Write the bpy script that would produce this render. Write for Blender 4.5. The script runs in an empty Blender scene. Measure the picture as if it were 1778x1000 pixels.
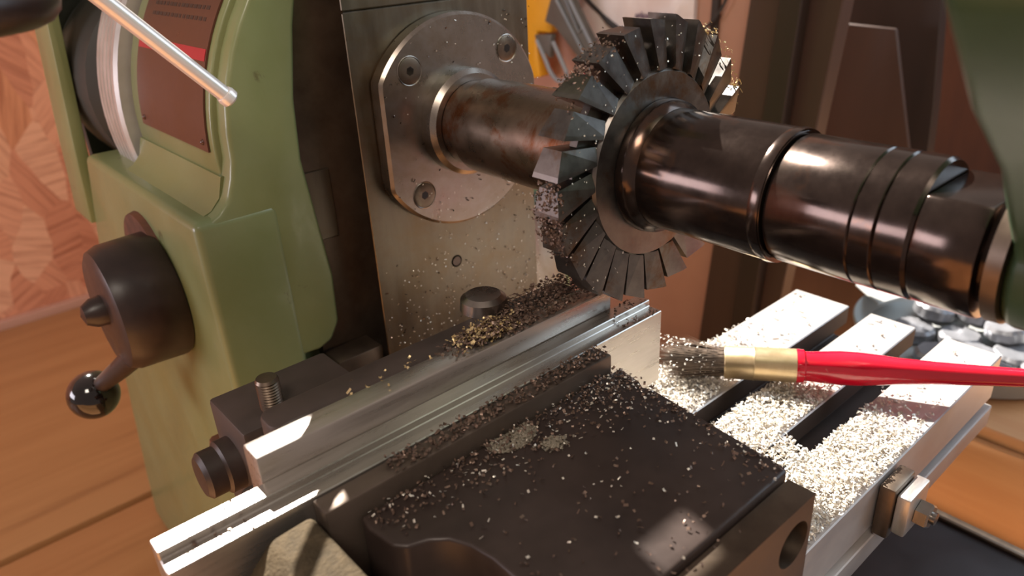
import bpy, bmesh, math, random
from mathutils import Vector, Matrix, noise
random.seed(7)
S = bpy.context.scene
COL = S.collection
PI = math.pi
# ------------------------------------------------------------------ camera
AZ = 0.12116            # height of the spindle axis above the table top (table top is z = 0)
cam_d = bpy.data.cameras.new('camera')
cam = bpy.data.objects.new('camera', cam_d)
COL.objects.link(cam)
rx = Vector((0.748892, -0.660839, -0.049530))
ry = Vector((0.322035, 0.297584, 0.898742))
rz = Vector((-0.579184, -0.689011, 0.435671))
cam.matrix_world = Matrix(((rx.x, ry.x, rz.x, -0.20539), (rx.y, ry.y, rz.y, -0.28), (rx.z, ry.z, rz.z, 0.2), (0, 0, 0, 1)))
cam_d.sensor_width = 36.0
cam_d.lens = 26.383
cam_d.clip_start = 0.005
cam_d.clip_end = 50
cam_d.dof.use_dof = True
cam_d.dof.focus_distance = 0.27
cam_d.dof.aperture_fstop = 13.0
S.camera = cam
# ------------------------------------------------------------------ world, sun, lamps, exposure
W = bpy.data.worlds.new('world')
S.world = W
W.use_nodes = True
bg = W.node_tree.nodes['Background']
bg.inputs[0].default_value = (0.86, 0.68, 0.60, 1)
bg.inputs[1].default_value = 0.30
sun_d = bpy.data.lights.new('sun', 'SUN')
sun_d.energy = 15.5
sun_d.color = (1.0, 0.93, 0.84)
sun_d.angle = math.radians(0.6)
sun = bpy.data.objects.new('sun', sun_d)
COL.objects.link(sun)
sun.rotation_euler = Vector((0.21, 1.0, 1.0)).to_track_quat('Z', 'Y').to_euler()


def area(name, loc, target, size, size_y, energy, color):
    d = bpy.data.lights.new(name, 'AREA')
    d.shape = 'RECTANGLE'
    d.size = size
    d.size_y = size_y
    d.energy = energy
    d.color = color
    o = bpy.data.objects.new(name, d)
    COL.objects.link(o)
    o.location = loc
    o.rotation_euler = (Vector(loc) - Vector(target)).to_track_quat('Z', 'Y').to_euler()
    return o


area('sky_window', (0.85, -0.62, 0.74), (0.0, -0.1, 0.1), 0.8, 0.8, 6.0, (0.62, 0.82, 1.0))
area('room_lamp', (-0.75, -0.65, 1.1), (-0.15, 0.3, 0.0), 0.35, 0.35, 6.5, (1.0, 0.87, 0.74))
area('side_window', (-1.35, 0.60, 0.24), (0.0, -0.1, 0.1), 0.8, 0.34, 7.0, (0.92, 0.86, 0.95))
S.view_settings.view_transform = 'Standard'
S.view_settings.look = 'None'
S.view_settings.exposure = 0.42
S.view_settings.gamma = 1.0
S.view_settings.use_curve_mapping = False


# ------------------------------------------------------------------ materials
def srgb(r, g, b):
    f = lambda c: ((c / 255 + 0.055) / 1.055) ** 2.4 if c > 10 else c / 255 / 12.92
    return (f(r), f(g), f(b), 1)


class NT:
    def __init__(self, name):
        self.m = bpy.data.materials.new(name)
        self.m.use_nodes = True
        self.t = self.m.node_tree
        self.b = self.t.nodes['Principled BSDF']

    def n(self, kind, **kw):
        x = self.t.nodes.new(kind)
        for k, v in kw.items():
            setattr(x, k, v)
        return x

    def l(self, a, b):
        self.t.links.new(a, b)

    def coord(self, scale=(1, 1, 1), rot=(0, 0, 0)):
        c = self.n('ShaderNodeTexCoord')
        m = self.n('ShaderNodeMapping')
        m.inputs['Scale'].default_value = scale
        m.inputs['Rotation'].default_value = rot
        self.l(c.outputs['Object'], m.inputs[0])
        return m.outputs[0]

    def noise(self, vec, scale, detail=4, rough=0.6, dist=0):
        x = self.n('ShaderNodeTexNoise')
        x.inputs['Scale'].default_value = scale
        x.inputs['Detail'].default_value = detail
        x.inputs['Roughness'].default_value = rough
        x.inputs['Distortion'].default_value = dist
        self.l(vec, x.inputs['Vector'])
        return x.outputs['Fac']

    def ramp(self, fac, stops):
        r = self.n('ShaderNodeValToRGB')
        e = r.color_ramp.elements
        while len(e) < len(stops):
            e.new(0.5)
        for i, (p, c) in enumerate(stops):
            e[i].position = p
            e[i].color = c if len(c) == 4 else (*c, 1)
        self.l(fac, r.inputs[0])
        return r.outputs[0]

    def mix(self, fac, a, b, mode='MIX'):
        x = self.n('ShaderNodeMix', data_type='RGBA', blend_type=mode)
        for s, v in ((x.inputs[0], fac), (x.inputs[6], a), (x.inputs[7], b)):
            if hasattr(v, 'links') or hasattr(v, 'is_linked'):
                self.l(v, s)
            else:
                s.default_value = v
        return x.outputs[2]

    def bump(self, h, strength=0.3, dist=0.001):
        x = self.n('ShaderNodeBump')
        x.inputs['Strength'].default_value = strength
        x.inputs['Distance'].default_value = dist
        self.l(h, x.inputs['Height'])
        self.l(x.outputs[0], self.b.inputs['Normal'])


def mat(name, c1, c2=None, metal=0.0, rough=0.5, scale=60, stretch=(1, 1, 1), bump=0.0, bump_d=0.0005, rough_var=0.15, coat=0.0, spec=None, stain=None, stain_at=(0.58, 0.72), stain_scale=30):
    N = NT(name)
    v = N.coord(stretch)
    f = N.noise(v, scale, 5, 0.65)
    c2 = c2 or c1
    col = N.ramp(f, [(0.3, c1), (0.7, c2)])
    if stain:
        v2 = N.coord((1, 1, 1))
        g = N.noise(v2, stain_scale, 6, 0.7, 0.3)
        k = N.ramp(g, [(stain_at[0], (0, 0, 0)), (stain_at[1], (1, 1, 1))])
        col = N.mix(k, col, stain)
    N.l(col, N.b.inputs['Base Color'])
    N.b.inputs['Metallic'].default_value = metal
    mr = N.n('ShaderNodeMapRange')
    mr.inputs[3].default_value = max(0.03, rough - rough_var)
    mr.inputs[4].default_value = min(1, rough + rough_var)
    N.l(f, mr.inputs[0])
    N.l(mr.outputs[0], N.b.inputs['Roughness'])
    N.b.inputs['Coat Weight'].default_value = coat
    if spec is not None:
        N.b.inputs['Specular IOR Level'].default_value = spec
    if bump:
        N.bump(f, bump, bump_d)
    return N.m


M = {}
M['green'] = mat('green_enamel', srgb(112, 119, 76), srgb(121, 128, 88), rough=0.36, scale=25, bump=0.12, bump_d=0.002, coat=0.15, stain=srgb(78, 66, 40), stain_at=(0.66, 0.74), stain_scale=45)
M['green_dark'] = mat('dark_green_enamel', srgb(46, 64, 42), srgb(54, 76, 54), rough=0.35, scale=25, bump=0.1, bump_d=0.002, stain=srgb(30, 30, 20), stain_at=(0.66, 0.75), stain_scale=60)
M['way_steel'] = mat('oily_ground_steel', (0.155, 0.13, 0.10, 1), (0.22, 0.185, 0.14, 1), metal=1.0, rough=0.36, scale=40, stretch=(3, 3, 0.5), bump=0.05, stain=(0.17, 0.12, 0.07, 1), stain_at=(0.45, 0.75))
M['rusty_steel'] = mat('rust_stained_steel', (0.16, 0.115, 0.09, 1), (0.25, 0.18, 0.14, 1), metal=0.95, rough=0.3, scale=70, bump=0.05, bump_d=0.0003, stain=(0.16, 0.06, 0.025, 1), stain_at=(0.5, 0.62), stain_scale=40)
M['brown_steel'] = mat('brown_oily_steel', (0.12, 0.09, 0.07, 1), (0.2, 0.15, 0.11, 1), metal=0.9, rough=0.38, scale=50, bump=0.05, stain=(0.3, 0.26, 0.2, 1), stain_at=(0.6, 0.7), stain_scale=18)
M['plate_steel'] = mat('turned_flange_steel', (0.27, 0.24, 0.21, 1), (0.34, 0.30, 0.27, 1), metal=1.0, rough=0.3, scale=60, bump=0.03, stain=(0.22, 0.17, 0.12, 1), stain_at=(0.45, 0.75))
M['black_steel'] = mat('blackened_oily_steel', (0.050, 0.036, 0.031, 1), (0.085, 0.06, 0.05, 1), metal=0.9, rough=0.17, scale=90, bump=0.05, bump_d=0.0003, rough_var=0.1, stain=(0.12, 0.06, 0.035, 1), stain_at=(0.55, 0.75), stain_scale=50)
M['cutter_steel'] = mat('tool_steel_grey', (0.12, 0.11, 0.105, 1), (0.2, 0.185, 0.17, 1), metal=0.95, rough=0.36, scale=120, bump=0.06, bump_d=0.0003, stain=(0.13, 0.07, 0.035, 1), stain_at=(0.52, 0.66), stain_scale=45)
M['bright_steel'] = mat('bright_milled_steel', (0.55, 0.52, 0.48, 1), (0.68, 0.65, 0.61, 1), metal=0.85, rough=0.36, scale=80, stretch=(1, 6, 1), bump=0.05, bump_d=0.0003)
M['table_steel'] = mat('ground_table_steel', (0.46, 0.42, 0.40, 1), (0.56, 0.52, 0.49, 1), metal=0.5, rough=0.42, scale=70, stretch=(0.6, 6, 1), bump=0.05, bump_d=0.0003)
M['work_steel'] = mat('cold_drawn_bar_steel', (0.42, 0.38, 0.34, 1), (0.52, 0.48, 0.44, 1), metal=0.85, rough=0.3, scale=80, stretch=(0.4, 5, 5), bump=0.06, bump_d=0.0003)
M['vise_black'] = mat('oily_black_vise_iron', (0.030, 0.020, 0.017, 1), (0.055, 0.037, 0.031, 1), metal=0.2, rough=0.42, scale=35, bump=0.12, bump_d=0.0006, rough_var=0.14, stain=(0.14, 0.11, 0.08, 1), stain_at=(0.66, 0.76), stain_scale=34)
M['vise_iron'] = mat('brown_vise_iron', (0.10, 0.075, 0.06, 1), (0.15, 0.115, 0.09, 1), metal=0.6, rough=0.4, scale=45, bump=0.1, bump_d=0.0005)
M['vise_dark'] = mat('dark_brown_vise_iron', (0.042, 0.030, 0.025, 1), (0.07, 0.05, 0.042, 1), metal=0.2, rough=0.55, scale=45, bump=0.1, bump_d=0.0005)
M['cast_rough'] = mat('rough_cast_iron', (0.035, 0.026, 0.015, 1), (0.085, 0.062, 0.036, 1), metal=0.0, rough=0.85, scale=170, bump=0.9, bump_d=0.002, spec=0.15)
M['knob_black'] = mat('worn_black_bakelite', srgb(38, 26, 22), srgb(56, 40, 34), rough=0.36, scale=60, bump=0.05, bump_d=0.0004, stain=srgb(84, 62, 50), stain_at=(0.66, 0.8), stain_scale=40)
M['ball_black'] = mat('glossy_black_bakelite', srgb(14, 9, 9), srgb(22, 14, 12), rough=0.1, scale=60, rough_var=0.04, coat=0.4)
M['rust'] = mat('rust_brown_iron', srgb(104, 58, 34), srgb(74, 44, 28), rough=0.7, scale=120, bump=0.3)
M['plate_brown'] = mat('dark_maroon_name_plate', srgb(78, 46, 34), srgb(86, 52, 40), rough=0.33, scale=30)
M['plate_red'] = mat('red_printed_band', srgb(160, 34, 46), srgb(170, 40, 50), rough=0.4)
M['plate_ink'] = mat('worn_dark_print', srgb(52, 36, 28), srgb(60, 42, 32), rough=0.5)
M['chrome'] = mat('polished_chrome', (0.78, 0.72, 0.70, 1), (0.82, 0.77, 0.75, 1), metal=0.3, rough=0.25, scale=50, rough_var=0.05)
M['dial'] = mat('ribbed_grey_steel', (0.5, 0.47, 0.45, 1), (0.6, 0.57, 0.55, 1), metal=0.6, rough=0.4, scale=60)
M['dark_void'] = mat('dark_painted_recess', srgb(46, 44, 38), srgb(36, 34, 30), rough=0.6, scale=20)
M['chips'] = mat('bright_steel_chips', (0.60, 0.54, 0.45, 1), (0.8, 0.75, 0.67, 1), metal=0.45, rough=0.38, scale=300)
M['chips_dark'] = mat('oily_brown_chips', (0.10, 0.065, 0.045, 1), (0.2, 0.13, 0.1, 1), metal=0.5, rough=0.4, scale=300)
M['grey_dust'] = mat('grey_brown_filings', (0.18, 0.15, 0.11, 1), (0.30, 0.26, 0.2, 1), metal=0.2, rough=0.5, scale=300)
M['chips_gold'] = mat('straw_coloured_chips', (0.55, 0.4, 0.2, 1), (0.7, 0.55, 0.3, 1), metal=0.6, rough=0.4, scale=300)
M['red_lacquer'] = mat('red_lacquered_wood', srgb(206, 14, 40), srgb(214, 24, 50), rough=0.16, scale=40, rough_var=0.05, coat=0.6, stain=srgb(222, 130, 120), stain_at=(0.7, 0.78), stain_scale=90)
M['ferrule'] = mat('tarnished_brass_ferrule', (0.62, 0.45, 0.24, 1), (0.74, 0.58, 0.36, 1), metal=0.8, rough=0.38, scale=80, stretch=(1, 1, 0.3), bump=0.1)
M['bristle'] = mat('dark_grey_bristle', srgb(66, 54, 46), srgb(128, 108, 90), rough=0.5, scale=200)
M['pink'] = mat('pink_beige_board', srgb(186, 138, 118), srgb(196, 148, 128), rough=0.7, scale=12, bump=0.05)
M['dark_board'] = mat('dark_stained_board', srgb(62, 46, 40), srgb(78, 58, 50), rough=0.5, scale=14, stretch=(1, 1, 0.1), bump=0.1)
M['darker_board'] = mat('near_black_board', srgb(40, 32, 28), srgb(52, 40, 36), rough=0.45, scale=14, stretch=(1, 1, 0.1))
M['brown_wall'] = mat('brown_wood_wall', srgb(96, 58, 38), srgb(70, 42, 30), rough=0.6, scale=8, stretch=(1, 1, 0.15))
M['yellow'] = mat('yellow_plastic', srgb(224, 156, 26), srgb(232, 166, 34), rough=0.45, scale=30)
M['grey_plastic'] = mat('dark_grey_plastic', srgb(88, 84, 80), srgb(100, 96, 92), rough=0.5, scale=40)
M['pale_grey_plastic'] = mat('pale_grey_plastic', srgb(138, 142, 152), srgb(150, 154, 162), rough=0.5, scale=40)
M['cable'] = mat('black_rubber_cable', srgb(52, 48, 50), srgb(62, 58, 60), rough=0.6)
M['bag'] = mat('milky_plastic_bag', srgb(226, 208, 206), srgb(240, 228, 228), rough=0.25, scale=30, bump=0.3, bump_d=0.002)
M['ink'] = mat('grey_violet_marker_ink', srgb(120, 104, 122), srgb(130, 112, 130), rough=0.7)
M['print_red'] = mat('red_print', srgb(206, 74, 74), srgb(216, 90, 90), rough=0.6)
M['alu'] = mat('bright_aluminium', (0.24, 0.245, 0.265, 1), (0.33, 0.335, 0.36, 1), metal=0.6, rough=0.4, scale=60, bump=0.04)
M['dish'] = mat('pale_grey_dish', srgb(150, 152, 150), srgb(160, 162, 160), rough=0.5, scale=20)
M['pad'] = mat('grey_sticker', srgb(142, 142, 142), srgb(150, 150, 150), rough=0.6)
M['black_paint'] = mat('black_enamel', srgb(36, 32, 34), srgb(48, 42, 44), rough=0.4, scale=30, stain=srgb(90, 74, 62), stain_at=(0.7, 0.78), stain_scale=40)


def wood(name, c1, c2, axis, dark):
    N = NT(name)
    st = [22, 22, 22]
    st[axis] = 1.6
    v = N.coord(tuple(st))
    f = N.noise(v, 2.2, 6, 0.6, 0.6)
    col = N.ramp(f, [(0.3, c1), (0.62, c2)])
    v2 = N.coord(tuple(s * 0.22 for s in st))
    g = N.noise(v2, 6.0, 3, 0.5)
    k = N.ramp(g, [(0.66, (0, 0, 0)), (0.85, (1, 1, 1))])
    col = N.mix(k, col, dark)
    N.l(col, N.b.inputs['Base Color'])
    N.b.inputs['Roughness'].default_value = 0.5
    N.bump(f, 0.15, 0.001)
    return N.m


M['bench_wood'] = wood('pine_bench_wood', srgb(164, 114, 70), srgb(178, 128, 82), 0, srgb(128, 82, 46))
M['box_wood'] = wood('orange_pine_board', srgb(186, 138, 96), srgb(198, 154, 112), 1, srgb(168, 120, 78))


def osb():
    N = NT('oriented_strand_board')
    c = N.n('ShaderNodeTexCoord')
    nz = N.n('ShaderNodeTexNoise')
    nz.inputs['Scale'].default_value = 9
    N.l(c.outputs['Object'], nz.inputs['Vector'])
    vm = N.n('ShaderNodeVectorMath', operation='MULTIPLY_ADD')
    N.l(nz.outputs['Color'], vm.inputs[0])
    vm.inputs[1].default_value = (0.05, 0.0, 0.05)
    N.l(c.outputs['Object'], vm.inputs[2])
    mp = N.n('ShaderNodeMapping')
    mp.inputs['Rotation'].default_value = (0, 0.6, 0)
    mp.inputs['Scale'].default_value = (30, 1, 12)
    N.l(vm.outputs[0], mp.inputs[0])
    vo = N.n('ShaderNodeTexVoronoi')
    vo.inputs['Scale'].default_value = 1.0
    N.l(mp.outputs[0], vo.inputs['Vector'])
    sep = N.n('ShaderNodeSeparateColor')
    N.l(vo.outputs['Color'], sep.inputs[0])
    ang = N.n('ShaderNodeMath', operation='MULTIPLY')
    ang.inputs[1].default_value = 6.0
    N.l(sep.outputs[0], ang.inputs[0])
    ro = N.n('ShaderNodeVectorRotate', rotation_type='Y_AXIS')
    N.l(c.outputs['Object'], ro.inputs['Vector'])
    N.l(ang.outputs[0], ro.inputs['Angle'])
    mp2 = N.n('ShaderNodeMapping')
    mp2.inputs['Scale'].default_value = (160, 1, 9)
    N.l(ro.outputs[0], mp2.inputs[0])
    gr = N.noise(mp2.outputs[0], 1.0, 5, 0.65)
    base = N.ramp(sep.outputs[1], [(0.0, srgb(204, 132, 100)), (0.35, srgb(222, 152, 118)), (0.7, srgb(234, 176, 142)), (1.0, srgb(212, 140, 100))])
    gcol = N.ramp(gr, [(0.3, srgb(186, 160, 150)), (0.55, srgb(255, 255, 255))])
    col = N.mix(0.75, base, gcol, 'MULTIPLY')
    N.l(col, N.b.inputs['Base Color'])
    N.b.inputs['Roughness'].default_value = 0.55
    N.bump(gr, 0.35, 0.002)
    return N.m


M['osb'] = osb()


# ------------------------------------------------------------------ mesh helpers
def shade(bm, ang=32):
    lim = math.radians(ang)
    for f in bm.faces:
        f.smooth = True
    for e in bm.edges:
        if len(e.link_faces) == 2 and e.calc_face_angle(0) > lim:
            e.smooth = False


def obj(name, bm, material, parent=None, smooth=32, recalc=True):
    if recalc:
        bmesh.ops.recalc_face_normals(bm, faces=bm.faces)
    if smooth:
        shade(bm, smooth)
    me = bpy.data.meshes.new(name)
    bm.to_mesh(me)
    bm.free()
    me.materials.append(M[material] if isinstance(material, str) else material)
    o = bpy.data.objects.new(name, me)
    COL.objects.link(o)
    if parent:
        o.parent = parent
        o.matrix_parent_inverse = Matrix.Identity(4)
        o.location = Vector((0, 0, 0)) - Vector(base_of(parent))
    return o


def base_of(p):
    v = Vector((0, 0, 0))
    while p is not None:
        v += p.location
        p = p.parent
    return v


def tag(o, label, cat, group=None, kind=None):
    o['label'] = label
    o['category'] = cat
    if group:
        o['group'] = group
    if kind:
        o['kind'] = kind
    return o


def thing(name, label, cat, loc=(0, 0, 0), group=None):
    o = bpy.data.objects.new(name, None)
    o.empty_display_size = 0.02
    COL.objects.link(o)
    o.location = loc
    return tag(o, label, cat, group)


def struct(o):
    o['kind'] = 'structure'
    return o


def bevel(bm, w, seg=2, ang=25):
    if w <= 0:
        return bm
    bmesh.ops.recalc_face_normals(bm, faces=bm.faces)
    es = [e for e in bm.edges if len(e.link_faces) == 2 and e.calc_face_angle(0) > math.radians(ang)]
    bmesh.ops.bevel(bm, geom=es, offset=w, segments=seg, profile=0.5, affect='EDGES', clamp_overlap=True)
    return bm


def box(x0, x1, y0, y1, z0, z1, bv=0.0, seg=2, bm=None):
    b = bmesh.new()
    vs = [b.verts.new((x, y, z)) for x in (x0, x1) for y in (y0, y1) for z in (z0, z1)]
    for q in ((0, 1, 3, 2), (4, 6, 7, 5), (0, 4, 5, 1), (2, 3, 7, 6), (0, 2, 6, 4), (1, 5, 7, 3)):
        b.faces.new([vs[i] for i in q])
    bevel(b, bv, seg)
    return join(bm, b)


def join(bm, b):
    if bm is None:
        return b
    me = bpy.data.meshes.new('t')
    b.to_mesh(me)
    b.free()
    bm.from_mesh(me)
    bpy.data.meshes.remove(me)
    return bm


AXM = {'X': lambda a, u, v: (a, u, v), 'Y': lambda a, u, v: (u, a, v), 'Z': lambda a, u, v: (u, v, a)}


def prism(outline, axis, a0, a1, bv=0.0, seg=2, bm=None):
    """outline: 2D points in the plane across the axis"""
    b = bmesh.new()
    f = AXM[axis]
    lo = [b.verts.new(f(a0, u, v)) for u, v in outline]
    hi = [b.verts.new(f(a1, u, v)) for u, v in outline]
    n = len(outline)
    b.faces.new(lo)
    b.faces.new(hi[::-1])
    for i in range(n):
        b.faces.new((lo[i], hi[i], hi[(i + 1) % n], lo[(i + 1) % n]))
    bevel(b, bv, seg)
    return join(bm, b)


def lathe(profile, axis='Y', c=(0, 0), n=48, bm=None, t0=0, closed_ends=True):
    """profile: (along, radius); c: centre in the plane across the axis"""
    b = bmesh.new()
    f = AXM[axis]
    rings = []
    for a, r in profile:
        if r < 1e-7:
            rings.append([b.verts.new(f(a, c[0], c[1]))])
        else:
            rings.append([b.verts.new(f(a, c[0] + r * math.cos(t0 + 2 * PI * i / n), c[1] + r * math.sin(t0 + 2 * PI * i / n))) for i in range(n)])
    for A, B in zip(rings, rings[1:]):
        if len(A) == 1 and len(B) == 1:
            continue
        for i in range(n):
            j = (i + 1) % n
            if len(A) == 1:
                b.faces.new((A[0], B[i], B[j]))
            elif len(B) == 1:
                b.faces.new((A[i], B[0], A[j]))
            else:
                b.faces.new((A[i], B[i], B[j], A[j]))
    if closed_ends:
        for Rg in (rings[0], rings[-1]):
            if len(Rg) > 1:
                b.faces.new(Rg)
    return join(bm, b)


def tube(pts, r, n=10, bm=None, cap=True):
    b = bmesh.new()
    P = [Vector(p) for p in pts]
    R = r if isinstance(r, (list, tuple)) else [r] * len(P)
    rings = []
    up = Vector((0.13, 0.21, 0.97))
    for i, p in enumerate(P):
        d = (P[min(i + 1, len(P) - 1)] - P[max(i - 1, 0)]).normalized()
        u = d.cross(up)
        if u.length < 1e-4:
            u = d.cross(Vector((1, 0, 0)))
        u.normalize()
        v = d.cross(u)
        rings.append([b.verts.new(p + R[i] * (math.cos(2 * PI * k / n) * u + math.sin(2 * PI * k / n) * v)) for k in range(n)])
    for A, B in zip(rings, rings[1:]):
        for k in range(n):
            b.faces.new((A[k], A[(k + 1) % n], B[(k + 1) % n], B[k]))
    if cap:
        b.faces.new(rings[0][::-1])
        b.faces.new(rings[-1])
    return join(bm, b)


def spline(pts, n=8):
    P = [Vector(p) for p in pts]
    P = [2 * P[0] - P[1]] + P + [2 * P[-1] - P[-2]]
    out = []
    for i in range(1, len(P) - 2):
        for k in range(n):
            t = k / n
            a, b, c, d = P[i - 1], P[i], P[i + 1], P[i + 2]
            out.append(0.5 * ((2 * b) + (c - a) * t + (2 * a - 5 * b + 4 * c - d) * t * t + (3 * b - a - 3 * c + d) * t ** 3))
    out.append(P[-2])
    return out


def sphere(c, r, n=24, m=14, bm=None):
    prof = [(c[2] - r * math.cos(PI * i / m), r * math.sin(PI * i / m)) for i in range(m + 1)]
    prof[0] = (c[2] - r, 0)
    prof[-1] = (c[2] + r, 0)
    return lathe(prof, 'Z', (c[0], c[1]), n, bm)


def round_rect(x0, x1, y0, y1, r, n=5):
    pts = []
    for cx, cy, a0 in ((x1 - r, y1 - r, 0), (x0 + r, y1 - r, 90), (x0 + r, y0 + r, 180), (x1 - r, y0 + r, 270)):
        for k in range(n + 1):
            a = math.radians(a0 + 90 * k / n)
            pts.append((cx + r * math.cos(a), cy + r * math.sin(a)))
    return pts


def arc(c, r, a0, a1, n):
    return [(c[0] + r * math.cos(math.radians(a0 + (a1 - a0) * k / n)), c[1] + r * math.sin(math.radians(a0 + (a1 - a0) * k / n))) for k in range(n + 1)]


# ------------------------------------------------------------------ chips (swarf): thin curled flakes
def chip_geo(V, F, p, nrm, L, w, curl, rnd):
    nrm = Vector(nrm).normalized()
    a = nrm.orthogonal().normalized()
    b = nrm.cross(a)
    t = rnd.uniform(0, 2 * PI)
    d = (a * math.cos(t) + b * math.sin(t) + nrm * rnd.uniform(-0.35, 0.35)).normalized()
    s = d.cross(nrm).normalized()
    s = (s + nrm * rnd.uniform(-0.6, 0.6)).normalized()
    u = s.cross(d)
    k0 = len(V)
    p = Vector(p)
    ang = -curl / 2
    q = p - d * L * 0.5
    for i in range(4):
        V.append(q - s * w * 0.5)
        V.append(q + s * w * 0.5)
        q = q + (d * math.cos(ang) + u * math.sin(ang)) * (L / 3)
        ang += curl / 2
    for i in range(3):
        j = k0 + 2 * i
        F.append((j, j + 1, j + 3, j + 2))


def chip_mass(name, gen, n, material, seed, L=(0.0016, 0.0034), w=(0.0005, 0.0009), parent=None):
    rnd = random.Random(seed)
    V, F = [], []
    k = 0
    tries = 0
    while k < n and tries < n * 20:
        tries += 1
        r = gen(rnd)
        if r is None:
            continue
        p, nr = r
        chip_geo(V, F, p, nr, rnd.uniform(*L), rnd.uniform(*w), rnd.uniform(-2.4, 2.4), rnd)
        k += 1
    me = bpy.data.meshes.new(name)
    me.from_pydata([tuple(v) for v in V], [], F)
    me.materials.append(M[material])
    o = bpy.data.objects.new(name, me)
    COL.objects.link(o)
    if parent:
        o.parent = parent
        o.location = Vector((0, 0, 0)) - base_of(parent)
    o['kind'] = 'stuff'
    return o


# ================================================================== SETTING
wall = struct(obj('wall_back', box(-1.5, 0.40, 0.85, 0.868, -0.27, 0.55), 'osb'))
wall = struct(obj('wall_right', box(0.385, 0.40, 0.085, 0.845, -0.25, 0.40, 0.001), 'pink'))
obw = struct(obj('wall_far', box(1.30, 1.34, -1.2, 0.84, -0.9, 0.60), 'brown_wall'))
flo = struct(obj('floor', box(-1.6, 1.5, -1.6, 0.9, -0.98, -0.95), 'dark_board'))

bench = thing('workbench', 'pine plank workbench under the machine, running back to the strand board wall', 'workbench', (-0.3, 0.3, -0.25))
for i, (a, b, dz) in enumerate(((0.358, 0.835, 0.0), (0.060, 0.352, -0.002), (-0.24, 0.056, 0.0), (-0.53, -0.244, -0.001))):
    obj('plank', box(-1.3, 1.25 if b < 0.06 else 0.60, a, b, -0.29, -0.25 + dz, 0.002), 'bench_wood', bench)
bat = obj('back_batten', box(-1.3, 0.384, 0.836, 0.85, -0.262, -0.240, 0.002), 'pink', bench)
bat['label'] = 'pale strip along the foot of the wall'
for x in (-1.1, 0.3):
    for y in (-0.45, 0.7):
        obj('leg', box(x, x + 0.07, y, y + 0.07, -0.95, -0.29, 0.003), 'bench_wood', bench)

# ================================================================== MILLING MACHINE (column, slideway, flange)
mill = thing('milling_machine', 'green painted column of the milling machine with steel slideway and round flange', 'machine', (0, 0.1, -0.25))
gear = prism([(0.012, 0.100), (0.171, 0.100), (0.180, 0.085), (0.234, 0.0), (0.310, -0.20), (0.325, -0.25), (0.012, -0.25)], 'X', -0.121, -0.085, 0.0035, 3)
obj('gear_housing', gear, 'green', mill)
obj('column_body', box(-0.090, 0.100, 0.024, 0.30, -0.25, 0.098, 0.003), 'green', mill)
# front cheek: the flat green casting between gear housing and slideway
cheek = prism([(-0.0855, -0.02), (-0.0855, 0.026), (-0.078, 0.0255), (-0.0715, 0.028), (-0.0665, 0.036), (-0.0655, 0.06), (-0.0685, 0.09), (-0.071, 0.115), (-0.0695, 0.14), (-0.0645, 0.168), (-0.056, 0.20), (-0.05, 0.222), (-0.075, 0.21)] + arc((-0.0, AZ), 0.1005, 132, 180, 8)[1:] + [(-0.1022, 0.1140), (-0.1052, 0.1058), (-0.1100, 0.1012), (-0.1175, 0.0975), (-0.1175, 0.09), (-0.0935, 0.08), (-0.0925, 0.06), (-0.0925, -0.02)], 'Y', 0.0125, 0.05, 0.002, 3)
obj('front_cheek', cheek, 'green', mill)
half = [(-0.02, AZ - 0.05)] + [(-0.02, AZ + 0.103 * math.sin(math.radians(101.5)))] + arc((0, AZ), 0.103, 102, 205, 26) + [(-0.07, AZ - 0.05)]
obj('bearing_housing', prism(half, 'Y', 0.022, 0.122, 0.0025, 3), 'green', mill)
obj('housing_fillet', prism([(-0.1165, 0.0990), (-0.1105, 0.1012), (-0.1060, 0.1058), (-0.1036, 0.1140), (-0.0980, 0.1140), (-0.0980, 0.0990)], 'Y', 0.0200, 0.1215, 0.0), 'green', mill, smooth=50)
# ribbed dial behind the housing
dial_p = [(0.126, 0.100), (0.126, 0.1075)]
for k in range(5):
    y = 0.128 + k * 0.006
    dial_p += [(y, 0.109), (y + 0.004, 0.109), (y + 0.0045, 0.1075), (y + 0.0055, 0.1075)]
dial_p += [(0.160, 0.100)]
hd = lathe(dial_p, 'Y', (0, AZ), 96)
bmesh.ops.delete(hd, geom=[v for v in hd.verts if v.co.x > -0.03], context='VERTS')
o = obj('dial_ring', hd, 'dial', mill)
o['label'] = 'ribbed grey steel ring'
obj('bearing_core', prism([(-0.03, 0.06)] + [(-0.03, 0.205)] + arc((0, AZ), 0.095, 108, 195, 16), 'Y', 0.12, 0.20), 'dark_void', mill)
obj('recess_back', box(-0.105, -0.02, 0.232, 0.24, 0.05, 0.34), 'dark_void', mill)
st = prism([(-0.1235, 0.055), (-0.1205, 0.10), (-0.1140, 0.18), (-0.1110, 0.34), (-0.1045, 0.34), (-0.1075, 0.18), (-0.1138, 0.10), (-0.116, 0.055)], 'Y', 0.195, 0.23, 0.001)
obj('rear_frame', st, 'green', mill)
sh = box(-0.108, -0.04, 0.172, 0.235, 0.06, 0.072)
obj('recess_floor', sh, 'dark_void', mill)
# small dark motor case in the recess
o = obj('motor_case', lathe([(0.165, 0.0), (0.165, 0.05), (0.17, 0.056), (0.228, 0.056), (0.23, 0.0)], 'Y', (-0.055, 0.128), 40), 'dark_void', mill)
o['label'] = 'dark round motor case in the recess'
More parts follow.
